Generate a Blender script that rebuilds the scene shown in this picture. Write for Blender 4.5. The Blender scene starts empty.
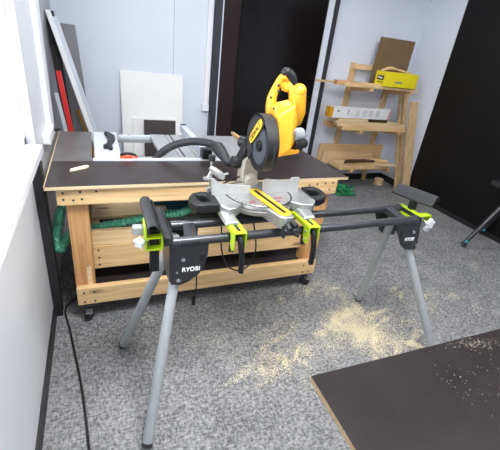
import bpy, bmesh, math, random
from mathutils import Vector, Matrix
random.seed(7)
PI = math.pi
C = bpy.context.scene.collection
scene = bpy.context.scene

# ------------------------------------------------------------------ materials
def srgb(r, g, b):
    f = lambda c: (c/12.92 if c <= .04045 else ((c+.055)/1.055)**2.4)
    return (f(r/255), f(g/255), f(b/255), 1)

def base_mat(name):
    m = bpy.data.materials.new(name); m.use_nodes = True
    nt = m.node_tree; b = nt.nodes['Principled BSDF']
    return m, nt, b

def mat(name, col, rough=.5, metal=0, var=.06, scale=30, bump=0, spec=.5, coat=0):
    m, nt, b = base_mat(name)
    tc = nt.nodes.new('ShaderNodeTexCoord')
    nz = nt.nodes.new('ShaderNodeTexNoise'); nz.inputs['Scale'].default_value = scale; nz.inputs['Detail'].default_value = 4
    nt.links.new(tc.outputs['Object'], nz.inputs['Vector'])
    cr = nt.nodes.new('ShaderNodeValToRGB')
    c = col
    cr.color_ramp.elements[0].position = .3; cr.color_ramp.elements[1].position = .7
    cr.color_ramp.elements[0].color = tuple(max(0, x*(1-var)) for x in c[:3]) + (1,)
    cr.color_ramp.elements[1].color = tuple(min(1, x*(1+var)) for x in c[:3]) + (1,)
    nt.links.new(nz.outputs['Fac'], cr.inputs['Fac'])
    nt.links.new(cr.outputs['Color'], b.inputs['Base Color'])
    b.inputs['Roughness'].default_value = rough; b.inputs['Metallic'].default_value = metal
    b.inputs['Specular IOR Level'].default_value = spec
    b.inputs['Coat Weight'].default_value = coat
    if bump:
        bp = nt.nodes.new('ShaderNodeBump'); bp.inputs['Strength'].default_value = bump; bp.inputs['Distance'].default_value = .002
        nt.links.new(nz.outputs['Fac'], bp.inputs['Height']); nt.links.new(bp.outputs['Normal'], b.inputs['Normal'])
    return m

def wood(name, c1, c2, axis='X', rough=.6, scale=1.0, knots=True):
    m, nt, b = base_mat(name)
    tc = nt.nodes.new('ShaderNodeTexCoord'); mp = nt.nodes.new('ShaderNodeMapping')
    s = {'X': (1.2, 22, 22), 'Y': (22, 1.2, 22), 'Z': (22, 22, 1.2)}[axis]
    mp.inputs['Scale'].default_value = tuple(x*scale for x in s)
    nt.links.new(tc.outputs['Object'], mp.inputs['Vector'])
    nz = nt.nodes.new('ShaderNodeTexNoise'); nz.inputs['Scale'].default_value = 2; nz.inputs['Detail'].default_value = 5
    nz.inputs['Distortion'].default_value = .6
    nt.links.new(mp.outputs['Vector'], nz.inputs['Vector'])
    cr = nt.nodes.new('ShaderNodeValToRGB')
    cr.color_ramp.elements[0].position = .32; cr.color_ramp.elements[1].position = .68
    cr.color_ramp.elements[0].color = c1; cr.color_ramp.elements[1].color = c2
    nt.links.new(nz.outputs['Fac'], cr.inputs['Fac'])
    out = cr.outputs['Color']
    if knots:
        mp2 = nt.nodes.new('ShaderNodeMapping')
        mp2.inputs['Scale'].default_value = {'X': (2.6, 7, 7), 'Y': (7, 2.6, 7), 'Z': (7, 7, 2.6)}[axis]
        nt.links.new(tc.outputs['Object'], mp2.inputs['Vector'])
        vo = nt.nodes.new('ShaderNodeTexVoronoi'); vo.inputs['Scale'].default_value = 1
        nt.links.new(mp2.outputs['Vector'], vo.inputs['Vector'])
        r2 = nt.nodes.new('ShaderNodeValToRGB')
        r2.color_ramp.elements[0].position = .06; r2.color_ramp.elements[1].position = .16
        r2.color_ramp.elements[0].color = (1, 1, 1, 1); r2.color_ramp.elements[1].color = (0, 0, 0, 1)
        nt.links.new(vo.outputs['Distance'], r2.inputs['Fac'])
        mx = nt.nodes.new('ShaderNodeMix'); mx.data_type = 'RGBA'
        nt.links.new(r2.outputs['Color'], mx.inputs['Factor'])
        nt.links.new(out, mx.inputs['A']); mx.inputs['B'].default_value = tuple(x*.35 for x in c1[:3]) + (1,)
        out = mx.outputs['Result']
    nt.links.new(out, b.inputs['Base Color'])
    b.inputs['Roughness'].default_value = rough
    return m

def carpet_mat():
    m, nt, b = base_mat('carpet')
    tc = nt.nodes.new('ShaderNodeTexCoord')
    def noise(scale, sc=(1, 1, 1), detail=3):
        mp = nt.nodes.new('ShaderNodeMapping'); mp.inputs['Scale'].default_value = sc
        nt.links.new(tc.outputs['Object'], mp.inputs['Vector'])
        n = nt.nodes.new('ShaderNodeTexNoise'); n.inputs['Scale'].default_value = scale; n.inputs['Detail'].default_value = detail
        nt.links.new(mp.outputs['Vector'], n.inputs['Vector']); return n
    n1 = noise(40, (1, 2.6, 1)); n2 = noise(40, (2.6, 1, 1)); n3 = noise(7)
    ad = nt.nodes.new('ShaderNodeMath'); ad.operation = 'ADD'
    nt.links.new(n1.outputs['Fac'], ad.inputs[0]); nt.links.new(n2.outputs['Fac'], ad.inputs[1])
    mu = nt.nodes.new('ShaderNodeMath'); mu.operation = 'MULTIPLY_ADD'; mu.inputs[1].default_value = .45
    nt.links.new(ad.outputs[0], mu.inputs[0])
    m3 = nt.nodes.new('ShaderNodeMath'); m3.operation = 'MULTIPLY'; m3.inputs[1].default_value = .15
    nt.links.new(n3.outputs['Fac'], m3.inputs[0]); nt.links.new(m3.outputs[0], mu.inputs[2])
    cr = nt.nodes.new('ShaderNodeValToRGB')
    cr.color_ramp.elements[0].position = .42; cr.color_ramp.elements[1].position = .66
    cr.color_ramp.elements[0].color = CARPET[0]; cr.color_ramp.elements[1].color = CARPET[1]
    nt.links.new(mu.outputs[0], cr.inputs['Fac']); nt.links.new(cr.outputs['Color'], b.inputs['Base Color'])
    b.inputs['Roughness'].default_value = .95; b.inputs['Specular IOR Level'].default_value = .15
    bp = nt.nodes.new('ShaderNodeBump'); bp.inputs['Strength'].default_value = .5; bp.inputs['Distance'].default_value = .004
    nt.links.new(ad.outputs[0], bp.inputs['Height']); nt.links.new(bp.outputs['Normal'], b.inputs['Normal'])
    return m
CARPET = ((.105, .106, .11, 1), (.35, .35, .355, 1))

def emit(name, col, s):
    m, nt, b = base_mat(name)
    b.inputs['Base Color'].default_value = col
    b.inputs['Emission Color'].default_value = col; b.inputs['Emission Strength'].default_value = s
    return m

def glass_mat():
    m, nt, b = base_mat('window_glass')
    tr = nt.nodes.new('ShaderNodeBsdfTransparent'); gl = nt.nodes.new('ShaderNodeBsdfGlossy'); gl.inputs['Roughness'].default_value = .02
    mx = nt.nodes.new('ShaderNodeMixShader'); mx.inputs[0].default_value = .06
    nt.links.new(tr.outputs[0], mx.inputs[1]); nt.links.new(gl.outputs[0], mx.inputs[2])
    nt.links.new(mx.outputs[0], nt.nodes['Material Output'].inputs['Surface'])
    return m

M = {}
M['wall'] = mat('wall_paint', srgb(222, 228, 240), .45, var=.012, scale=3)
M['side_wall'] = mat('side_wall_panel', srgb(214, 217, 222), .35, var=.02, scale=4)
M['white'] = mat('white_plastic', srgb(240, 242, 246), .35, var=.01)
M['ceil'] = mat('ceiling_paint', srgb(235, 235, 235), .8, var=.01)
M['carpet'] = carpet_mat()
M['skirt'] = mat('black_skirting', srgb(34, 34, 36), .5)
M['door_brown'] = mat('dark_brown_gloss', srgb(42, 30, 30), .22, var=.1, scale=3, spec=.3)
M['door_black'] = mat('black_gloss', srgb(20, 15, 15), .16, var=.1, scale=3, spec=.3)
M['right_black'] = mat('black_panel', srgb(20, 19, 19), .5, var=.1, scale=3, spec=.2)
M['frame_dark'] = mat('anthracite_frame', srgb(48, 50, 56), .4)
M['alu'] = mat('aluminium', srgb(206, 212, 222), .42, metal=.25, var=.04, scale=12)
M['knob'] = mat('pale_plastic', srgb(196, 198, 200), .4, var=.02)
M['alu_dull'] = mat('dull_aluminium', srgb(150, 154, 160), .5, metal=.35, var=.05, scale=12)
M['saw_top'] = mat('cast_alloy_table', srgb(168, 170, 172), .45, metal=.35, var=.05, scale=10)
M['pine'] = wood('pine', srgb(206, 168, 116), srgb(228, 197, 148), 'X')
M['pine_z'] = wood('pine_upright', srgb(180, 128, 78), srgb(212, 164, 110), 'Z')
M['pine_y'] = wood('pine_side', srgb(204, 162, 112), srgb(228, 192, 142), 'Y')
M['pine_pale'] = wood('pale_pine', srgb(214, 184, 138), srgb(236, 212, 170), 'X')
M['spruce'] = wood('spruce_offcut', srgb(206, 172, 126), srgb(234, 206, 162), 'X', knots=False)
M['spruce_z'] = wood('spruce_upright', srgb(200, 166, 120), srgb(228, 198, 152), 'Z', knots=False)
M['ply_z'] = wood('plywood_standing', srgb(160, 134, 96), srgb(196, 170, 128), 'Z', knots=False)
M['endgrain'] = mat('reddish_endgrain', srgb(206, 158, 112), .7, var=.15, scale=40)
M['walnut'] = wood('dark_wood', srgb(62, 42, 30), srgb(96, 66, 46), 'X', knots=False)
M['cardboard'] = mat('brown_board', srgb(118, 94, 66), .8, var=.1, scale=8)
M['ply_edge'] = wood('ply_edge', srgb(196, 172, 134), srgb(226, 206, 170), 'X', knots=False)
M['black_steel'] = mat('black_powder_steel', srgb(54, 56, 60), .28, metal=.3, var=.08, spec=.6)
M['black_plastic'] = mat('black_plastic', srgb(27, 28, 30), .45, var=.1, spec=.35)
M['dark_grey'] = mat('dark_grey_plastic', srgb(44, 45, 48), .5, var=.08, spec=.3)
M['rubber'] = mat('rubber', srgb(38, 39, 42), .55, var=.1)
M['leg_grey'] = mat('grey_painted_steel', srgb(160, 165, 167), .4, metal=.1, var=.04)
M['lime'] = mat('lime_green', srgb(176, 206, 28), .4, var=.04)
M['yellow'] = mat('tool_yellow', srgb(224, 162, 40), .38, var=.03)
M['kerf'] = mat('kerf_yellow', srgb(240, 192, 40), .45, var=.04)
M['label_yellow'] = mat('label_yellow', srgb(236, 190, 40), .5)
M['fence'] = mat('fence_alloy', srgb(186, 188, 188), .35, metal=.5, var=.04)
M['drum'] = mat('drum_alloy', srgb(126, 124, 118), .5, metal=.4, var=.12, scale=25)
M['silver'] = mat('cast_silver', srgb(182, 183, 182), .3, metal=.75, var=.10, scale=20)
M['silver_dusty'] = mat('dusty_silver', srgb(172, 167, 156), .55, metal=.3, var=.12, scale=25)
M['blade'] = mat('blade_steel', srgb(84, 90, 98), .35, metal=.3, var=.06)
M['chrome'] = mat('chrome', srgb(220, 222, 224), .2, metal=.9)
M['teal'] = mat('teal_body', srgb(16, 84, 98), .4, var=.06)
M['teal_light'] = mat('teal_foot', srgb(20, 150, 150), .5)
M['green_hose'] = mat('green_hose', srgb(96, 190, 156), .4, var=.12, scale=50)
M['mesh_green'] = mat('green_net', srgb(20, 140, 84), .55, var=.2, scale=40)
M['red'] = mat('red_paint', srgb(206, 44, 40), .45)
M['tan_strip'] = mat('ochre_edge', srgb(186, 146, 60), .5)
M['grey_sheet'] = mat('grey_sheet', srgb(128, 128, 134), .4, var=.03, scale=6)
M['white_sheet'] = mat('white_sheet', srgb(243, 243, 242), .5, var=.008, scale=4)
M['brown_sheet'] = mat('dark_film_sheet', srgb(66, 60, 60), .45, var=.08, scale=5)
M['orange'] = mat('orange_plastic', srgb(222, 86, 48), .45)
M['box_yellow'] = mat('yellow_carton', srgb(236, 218, 30), .55, var=.02)
M['box_white'] = mat('white_carton', srgb(222, 222, 224), .55, var=.02)
M['box_orange'] = mat('orange_carton', srgb(204, 148, 30), .55)
M['ink'] = mat('black_ink', srgb(26, 26, 28), .6)
M['ink_white'] = mat('white_ink', srgb(240, 240, 240), .5)
M['ink_grey'] = mat('grey_ink', srgb(140, 142, 140), .6)
M['ink_red'] = mat('red_ink', srgb(160, 50, 60), .6)
M['dust'] = mat('sawdust', srgb(220, 208, 176), .9, var=.08, scale=300)
M['dust_grey'] = mat('pale_dust', srgb(136, 128, 120), .9, var=.08, scale=300)
M['chip'] = mat('pale_chip', srgb(232, 224, 196), .7)

def film_mat(name, col, rough):
    # dark phenolic film with faint scuffs
    m, nt, b = base_mat(name)
    tc = nt.nodes.new('ShaderNodeTexCoord')
    n = nt.nodes.new('ShaderNodeTexNoise'); n.inputs['Scale'].default_value = 7; n.inputs['Detail'].default_value = 8; n.inputs['Roughness'].default_value = .7
    nt.links.new(tc.outputs['Object'], n.inputs['Vector'])
    cr = nt.nodes.new('ShaderNodeValToRGB'); cr.color_ramp.elements[0].position = .35; cr.color_ramp.elements[1].position = .8
    cr.color_ramp.elements[0].color = col; cr.color_ramp.elements[1].color = tuple(min(1, x*1.7) for x in col[:3]) + (1,)
    nt.links.new(n.outputs['Fac'], cr.inputs['Fac']); nt.links.new(cr.outputs['Color'], b.inputs['Base Color'])
    b.inputs['Roughness'].default_value = rough; b.inputs['Specular IOR Level'].default_value = .16
    return m
M['film'] = film_mat('dark_film', srgb(44, 38, 38), .3)
M['film2'] = film_mat('dark_film_scuffed', srgb(30, 26, 26), .42)

# ------------------------------------------------------------------ mesh helpers
class MB:
    """collects shapes in world coordinates; build() makes ONE mesh object"""
    def __init__(s):
        s.bm = bmesh.new(); s.mi = 0
    def _f(s, vs):
        try:
            f = s.bm.faces.new(vs); f.material_index = s.mi; return f
        except ValueError:
            return None
    def hexa(s, p):
        v = [s.bm.verts.new(q) for q in p]
        for idx in ((0, 3, 2, 1), (4, 5, 6, 7), (0, 1, 5, 4), (1, 2, 6, 5), (2, 3, 7, 6), (3, 0, 4, 7)):
            s._f([v[i] for i in idx])
        return s
    def box(s, x0, x1, y0, y1, z0, z1):
        return s.hexa([(x0, y0, z0), (x1, y0, z0), (x1, y1, z0), (x0, y1, z0), (x0, y0, z1), (x1, y0, z1), (x1, y1, z1), (x0, y1, z1)])
    def beam(s, a, b, w, h, up=(0, 0, 1)):
        """rectangular bar from a to b, w sideways, h along up"""
        a, b, up = Vector(a), Vector(b), Vector(up)
        d = (b-a).normalized(); sd = d.cross(up).normalized(); u = sd.cross(d).normalized()
        q = []
        for e in (a, b):
            q += [e - sd*w/2 - u*h/2, e + sd*w/2 - u*h/2, e + sd*w/2 + u*h/2, e - sd*w/2 + u*h/2]
        v = [s.bm.verts.new(x) for x in q]
        for idx in ((0, 1, 2, 3), (7, 6, 5, 4), (0, 4, 5, 1), (1, 5, 6, 2), (2, 6, 7, 3), (3, 7, 4, 0)):
            s._f([v[i] for i in idx])
        return s
    def prism(s, pts, ext):
        ext = Vector(ext)
        a = [s.bm.verts.new(p) for p in pts]; b = [s.bm.verts.new(Vector(p)+ext) for p in pts]
        n = len(pts)
        s._f(a[::-1]); s._f(b)
        for i in range(n):
            s._f([a[i], a[(i+1) % n], b[(i+1) % n], b[i]])
        return s
    def ring(s, outer, inner, ext):
        """a plate with a hole; outer and inner have the same number of points"""
        ext = Vector(ext); n = len(outer)
        A = [s.bm.verts.new(p) for p in outer]; B = [s.bm.verts.new(Vector(p)+ext) for p in outer]
        a = [s.bm.verts.new(p) for p in inner]; b = [s.bm.verts.new(Vector(p)+ext) for p in inner]
        for i in range(n):
            j = (i+1) % n
            s._f([A[i], A[j], B[j], B[i]]); s._f([a[j], a[i], b[i], b[j]])
            s._f([A[j], A[i], a[i], a[j]]); s._f([B[i], B[j], b[j], b[i]])
        return s
    def tube(s, pts, r, seg=12, cap=True, rr=None, flat=None):
        pts = [Vector(p) for p in pts]; rings = []
        up = None
        for i, p in enumerate(pts):
            d = (pts[min(i+1, len(pts)-1)] - pts[max(i-1, 0)]).normalized()
            if up is None:
                up = Vector((0, 0, 1)) if abs(d.z) < .9 else Vector((0, 1, 0))
            sd = d.cross(up).normalized(); u = sd.cross(d).normalized(); up = u
            R = rr[i] if rr else r
            rings.append([s.bm.verts.new(p + sd*math.cos(2*PI*k/seg)*R*(flat or 1) + u*math.sin(2*PI*k/seg)*R) for k in range(seg)])
        for a, b in zip(rings, rings[1:]):
            for k in range(seg):
                s._f([a[k], a[(k+1) % seg], b[(k+1) % seg], b[k]])
        if cap:
            s._f(rings[0][::-1]); s._f(rings[-1])
        return s
    def cyl(s, a, b, r, r2=None, seg=20):
        return s.tube([a, b], r, seg, rr=[r, r if r2 is None else r2])
    def annulus(s, c, axis, ro, ri, t, seg=40, a0=0, a1=2*PI, u=None):
        """flat ring (or ring sector) of thickness t along axis"""
        c, ax = Vector(c), Vector(axis).normalized()
        u = Vector(u) if u else (Vector((0, 0, 1)) if abs(ax.z) < .9 else Vector((1, 0, 0)))
        u = (u - ax*u.dot(ax)).normalized(); w = ax.cross(u)
        full = abs(a1-a0-2*PI) < 1e-6; n = seg if full else seg+1
        def P(r, k, z):
            t_ = a0 + (a1-a0)*k/seg
            return s.bm.verts.new(c + ax*z + u*math.cos(t_)*r + w*math.sin(t_)*r)
        g = [[P(ro, k, -t/2), P(ro, k, t/2), P(ri, k, t/2), P(ri, k, -t/2)] for k in range(n)]
        for k in range(seg):
            A, B = g[k], g[(k+1) % n]
            for i in range(4):
                s._f([A[i], B[i], B[(i+1) % 4], A[(i+1) % 4]])
        if not full:
            s._f(g[0]); s._f(g[-1][::-1])
        return s
    def sphere(s, c, r, sc=(1, 1, 1), seg=16):
        m = Matrix.Translation(Vector(c)) @ Matrix.Diagonal(Vector((*sc, 1)))
        old = set(s.bm.faces)
        bmesh.ops.create_uvsphere(s.bm, u_segments=seg, v_segments=max(6, seg//2), radius=r, matrix=m)
        for f in s.bm.faces:
            if f not in old: f.material_index = s.mi
        return s
    def build(s, name, m, parent=None, bevel=0, smooth=False, seg=2, top=None):
        """m: material or list; vertices are made relative to the parent's base"""
        bm = s.bm
        bmesh.ops.recalc_face_normals(bm, faces=bm.faces)
        off = base_of(parent) if parent else Vector((0, 0, 0))
        if not parent:
            # origin at the base of the thing
            xs = [v.co for v in bm.verts]
            lo = Vector([min(v[i] for v in xs) for i in range(3)]); hi = Vector([max(v[i] for v in xs) for i in range(3)])
            off = Vector(((lo.x+hi.x)/2, (lo.y+hi.y)/2, lo.z))
        bmesh.ops.translate(bm, verts=bm.verts, vec=-off)
        me = bpy.data.meshes.new(name); bm.to_mesh(me); bm.free()
        for k in (m if isinstance(m, (list, tuple)) else [m]): me.materials.append(k)
        o = bpy.data.objects.new(name, me); C.objects.link(o)
        if smooth:
            for p in me.polygons: p.use_smooth = True
            try: me.set_sharp_from_angle(angle=math.radians(40))
            except Exception: pass
        if parent:
            o.parent = parent; BASE[o.name] = off
        else:
            o.location = off; BASE[o.name] = off
        if bevel:
            b = o.modifiers.new('bevel', 'BEVEL'); b.width = bevel; b.segments = seg; b.limit_method = 'ANGLE'; b.angle_limit = math.radians(35)
        return o
BASE = {}
def base_of(o): return BASE[o.name]

def thing(name, label, cat, loc, group=None):
    o = bpy.data.objects.new(name, None); C.objects.link(o); o.location = loc
    o.empty_display_size = .05
    BASE[o.name] = Vector(loc)
    return tag(o, label, cat, group)
def tag(o, label, cat, group=None, kind=None):
    o['label'] = label; o['category'] = cat
    if group: o['group'] = group
    if kind: o['kind'] = kind
    return o
def struct(o): o['kind'] = 'structure'; return o
def lab(o, text): o['label'] = text; return o

def lettering(name, text, size, origin, ux, uz, m, parent, bold=.0, sx=1.0):
    """flat letters starting at origin, running along ux, up along uz"""
    cu = bpy.data.curves.new('letters', 'FONT'); cu.body = text; cu.size = size; cu.extrude = .0006; cu.offset = bold
    cu.resolution_u = 3
    t = bpy.data.objects.new('letters', cu); C.objects.link(t)
    bpy.context.view_layer.update()
    me = bpy.data.meshes.new_from_object(t.evaluated_get(bpy.context.evaluated_depsgraph_get()))
    bpy.data.objects.remove(t); me.materials.clear(); me.materials.append(m); me.name = name
    ux, uz = Vector(ux).normalized(), Vector(uz).normalized()
    nrm = ux.cross(uz); off = Vector(origin) - base_of(parent)
    for v in me.vertices:
        x, y, z = v.co; v.co = off + ux*x*sx + uz*y + nrm*z
    o = bpy.data.objects.new(name, me); C.objects.link(o); o.parent = parent
    BASE[o.name] = base_of(parent)
    return o

def smooth_path(pts, n=6):
    """Catmull-Rom through pts"""
    P = [Vector(p) for p in pts]; out = []
    for i in range(len(P)-1):
        p0, p1, p2, p3 = P[max(i-1, 0)], P[i], P[i+1], P[min(i+2, len(P)-1)]
        for k in range(n):
            t = k/n
            out.append(.5*((2*p1) + (-p0+p2)*t + (2*p0-5*p1+4*p2-p3)*t*t + (-p0+3*p1-3*p2+p3)*t**3))
    out.append(P[-1]); return out

def V(*a): return Vector(a)
def swing(o, pivot, deg):
    """turn a part's mesh about a vertical axis through pivot"""
    p = Vector((pivot[0], pivot[1], 0)) - base_of(o); p.z = 0
    o.data.transform(Matrix.Translation(p) @ Matrix.Rotation(math.radians(deg), 4, 'Z') @ Matrix.Translation(-p))
    return o

#@@ROOM
# ------------------------------------------------------------------ the room
XL, XR, YB, YF, ZC = -.32, 3.95, 4.1, -2.6, 2.7
struct(MB().box(XL-.2, XR+.2, YF-.1, YB+.2, -.08, 0).build('floor', M['carpet']))
struct(MB().box(XL-.2, XR+.2, YF-.1, YB+.2, ZC, ZC+.1).build('ceiling', M['ceil']))
struct(MB().box(XL-.15, XR+.15, YB, YB+.15, 0, ZC).build('wall_back', M['wall']))
struct(MB().box(XR, XR+.12, YF, YB, 0, ZC).build('wall_right', M['wall']))
struct(MB().box(XL-.15, XR+.15, YF-.12, YF, 0, ZC).build('wall_front', M['wall']))
# left wall with a window opening
WY0, WY1, WZ0, WZ1 = .25, 2.22, .97, 2.25
w = MB()
w.box(XL-.14, XL, YF, YB, 0, WZ0); w.box(XL-.14, XL, YF, YB, WZ1, ZC)
w.box(XL-.14, XL, YF, WY0, WZ0, WZ1); w.box(XL-.14, XL, WY1, YB, WZ0, WZ1)
struct(w.build('wall_left', M['side_wall']))
# window: white frame, mullion and pane
w = MB(); fx0, fx1 = XL-.10, XL-.04
for a in ((WY0, WY0+.06, WZ0, WZ1), (WY1-.06, WY1, WZ0, WZ1), (WY0, WY1, WZ0, WZ0+.06), (WY0, WY1, WZ1-.06, WZ1), ((WY0+WY1)/2-.04, (WY0+WY1)/2+.04, WZ0, WZ1)):
    w.box(fx0, fx1, *a)
win = struct(w.build('window_1', M['white'], bevel=.004))
MB().box(XL-.072, XL-.066, WY0+.05, WY1-.05, WZ0+.05, WZ1-.05).build('window_glass', glass_mat(), win)
struct(MB().box(XL-.04, XL+.04, WY0-.06, 2.16, .955, 1.0).build('trim_1', M['white'], bevel=.004))   # sill board
# black post under the sill
struct(MB().box(XL, XL+.045, 1.95, 2.03, 0, .955).build('trim_2', M['skirt'], bevel=.003))
# skirtings
struct(MB().box(XL, XL+.012, YF, 1.95, 0, .075).build('baseboard_left', M['skirt']))
struct(MB().box(XL, 1.18, YB-.012, YB, 0, .08).build('baseboard_back', M['skirt']))
struct(MB().box(2.62, XR, YB-.014, YB, 0, .085).build('baseboard_rack', M['skirt']))
struct(MB().box(XR-.014, XR, 3.53, YB, 0, .085).build('baseboard_right', M['skirt']))
# seam between two wall panels
struct(MB().box(.775, .779, YB-.002, YB, 1.2, ZC).build('trim_3', M['alu_dull']))
# dark double door in the back wall
D0, D1, DZ = 1.18, 2.61, 2.35
d = MB().box(1.27, 1.455, YB-.03, YB, .01, DZ)
door = struct(d.build('door_1', M['door_brown']))
lab(MB().box(1.465, 2.475, YB-.04, YB, .01, DZ).build('door_leaf', M['door_black'], door), 'nearly black glossy leaf')
fr = MB(); fr.box(D0, 1.252, YB-.06, YB, 0, DZ+.06); fr.box(2.555, D1, YB-.06, YB, 0, DZ+.06); fr.box(D0, D1, YB-.06, YB, DZ, DZ+.06)
lab(fr.build('door_frame', M['frame_dark'], door), 'anthracite frame')
st = MB(); st.box(1.254, 1.268, YB-.05, YB, 0, DZ); st.box(2.478, 2.553, YB-.05, YB, 0, DZ)
lab(st.build('metal_strip', mat('pale_metal', srgb(226, 231, 242), .4, metal=.1), door), 'silver metal strip')
# black sliding panels on the right wall
d2 = struct(MB().box(XR-.03, XR, .2, 3.52, .05, 2.4).build('door_2', M['right_black'], bevel=.004))
lab(MB().box(XR-.05, XR, .2, 3.52, 0, .05).build('bottom_rail', M['skirt'], d2), 'dark bottom rail')

struct(MB().box(XL, XL+.008, 2.98, YB-.02, .08, 2.5).build('wall_left_shade', mat('wall_shade_grey', srgb(150, 151, 156), .3, var=.03, scale=3)))  # added grey sheet: far left wall's shade and dark reflections as colour
# white cable ducts with end boxes
def duct(label, boxes, end, extra=None):
    r = thing('cable_duct', label, 'cable duct', ((boxes[0]+boxes[1])/2, (boxes[2]+boxes[3])/2, end[4]))
    MB().box(*boxes).build('duct_cover', M['white'], r, bevel=.004)
    MB().box(*end).build('end_box', M['white'], r, bevel=.005)
    return r
duct('thin white cable duct with a small end box on back wall beside dark door', (1.115, 1.165, YB-.03, YB, .95, 2.7), (1.095, 1.17, YB-.05, YB, .875, .955))
r = duct('thick white cable duct on the left wall ending in a square box', (XL, XL+.035, 2.74, 2.93, .94, 2.7), (XL, XL+.045, 2.50, 2.80, .905, .965))
lab(MB().tube([(-.277, 2.78, .935), (-.24, 2.79, .935), (-.228, 2.79, .935)], .01, rr=[.013, .008, .003]).build('plug_pin', M['black_plastic'], r), 'short black pin on the end box')

# ceiling light panels (the room's lamps)
def lamp(name_label, x, y, lx, ly, s):
    r = thing('ceiling_light', name_label, 'ceiling light', (x, y, ZC), 'ceiling light panels')
    MB().box(x-lx/2-.02, x+lx/2+.02, y-ly/2-.02, y+ly/2+.02, ZC-.03, ZC).build('housing', M['white'], r)
    MB().box(x-lx/2, x+lx/2, y-ly/2, y+ly/2, ZC-.036, ZC-.03).build('diffuser', emit('lamp_glow', (.975, .985, 1, 1), s), r)
#@@LAMPS
lamp('square white ceiling light panel nearest the left window', .6, .75, .6, .6, 30)
lamp('square white ceiling light panel over the front right', 2.1, .3, .6, .6, 14)
lamp('square white ceiling light panel near the front wall', .9, -1.4, .6, .6, 8)
lamp('square white ceiling light panel above the workbench', .7, 2.7, .6, .6, 9)
lamp('square white ceiling light panel near the timber rack', 2.9, 2.7, .6, .6, 7)

#@@BENCH
# ------------------------------------------------------------------ workbench
wb = thing('workbench', 'long pine workbench on casters with a dark film-faced top and notch for the table saw', 'workbench', (.62, 2.3, 0))
top_pts = [(-.26, 1.842), (1.537, 1.878), (1.515, 2.955), (1.075, 2.955), (1.07, 2.235), (-.045, 2.25), (-.2615, 2.252)]
t = MB(); t.prism([(x, y, .862) for x, y in top_pts], (0, 0, .018))
bm = t.bm; bm.normal_update()
bmesh.ops.recalc_face_normals(bm, faces=bm.faces)
for f in bm.faces: f.material_index = 0 if abs(f.normal.z) > .5 else 1
lab(t.build('worktop', [M['film'], M['ply_edge']], wb), 'dark film-faced plywood top with a ply edge coloured darker for shade')
t = MB(); t.prism([(x, y, .862) for x, y in ((-.2615, 2.253), (-.047, 2.251), (-.045, 2.955), (-.262, 2.955))], (0, 0, .018))
bm = t.bm; bmesh.ops.recalc_face_normals(bm, faces=bm.faces); bm.normal_update()
for f in bm.faces: f.material_index = 0 if abs(f.normal.z) > .5 else 1
sl = lab(t.build('side_leaf', [film_mat('grey_film', srgb(88, 85, 85), .3), M['ply_edge']], wb), 'greyer side leaf of the top beside the left wall')
lab(MB().box(-.2625, -.2575, 1.845, 2.955, .879, .8805).build('worn_edge', M['ply_edge'], wb), 'pale worn edge along the left side')
MB().box(-.215, 1.455, 1.87, 1.91, .768, .862).build('apron', M['pine'], wb, bevel=.002)
MB().box(-.215, -.055, 2.88, 2.92, .768, .862).build('apron', M['pine'], wb, bevel=.002)
MB().box(1.085, 1.455, 2.88, 2.92, .768, .862).build('apron', M['pine'], wb, bevel=.002)
MB().box(-.215, -.177, 1.91, 2.88, .768, .862).build('apron', M['pine_y'], wb, bevel=.002)
MB().box(1.417, 1.455, 1.91, 2.88, .768, .862).build('apron', M['pine_y'], wb, bevel=.002)
for x0 in (-.18, 1.335):
    for y0 in (1.91, 2.775):
        MB().box(x0, x0+.105, y0, y0+.105, .115, .862 if y0 > 2 else .862).build('leg', M['pine_z'], wb, bevel=.003)
lab(MB().box(-.115, -.09, 1.9065, 1.912, .21, .37).build('filler_strip', M['pine_pale'], wb), 'pale strip let into the leg')
MB().box(-.178, 1.425, 1.868, 1.91, .125, .238).build('lower_rail', M['pine'], wb, bevel=.002)
MB().box(-.178, 1.425, 2.88, 2.92, .125, .238).build('lower_rail', M['pine'], wb, bevel=.002)
for x0 in (-.18, 1.395):
    MB().box(x0, x0+.04, 2.015, 2.775, .125, .225).build('side_rail', M['pine_y'], wb, bevel=.002)
MB().box(.6, .64, 1.91, 2.88, .125, .18).build('side_rail', M['pine_y'], wb)
lab(MB().box(-.14, 1.395, 1.912, 2.878, .182, .2).build('shelf', M['film'], wb), 'dark lower shelf')
MB().box(-.075, 1.38, 1.975, 2.012, .30, .452).build('cross_board', M['pine'], wb, bevel=.002)
lab(MB().box(-.075, 1.335, 1.985, 2.022, .454, .545).build('cross_board', M['spruce'], wb, bevel=.002), 'darker upper cross board')
MB().box(-.075, 1.335, 2.8, 2.84, .30, .50).build('cross_board', M['pine'], wb, bevel=.002)
MB().box(-.075, 1.335, 2.235, 2.9, .497, .52).build('saw_platform', M['pine_pale'], wb, bevel=.002)
for x0 in (-.18, 1.375):
    MB().box(x0+.105 if x0 < 0 else x0-.08, x0+.145 if x0 < 0 else x0-.04, 2.015, 2.775, .41, .497).build('platform_bearer', M['pine_y'], wb)
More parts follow.
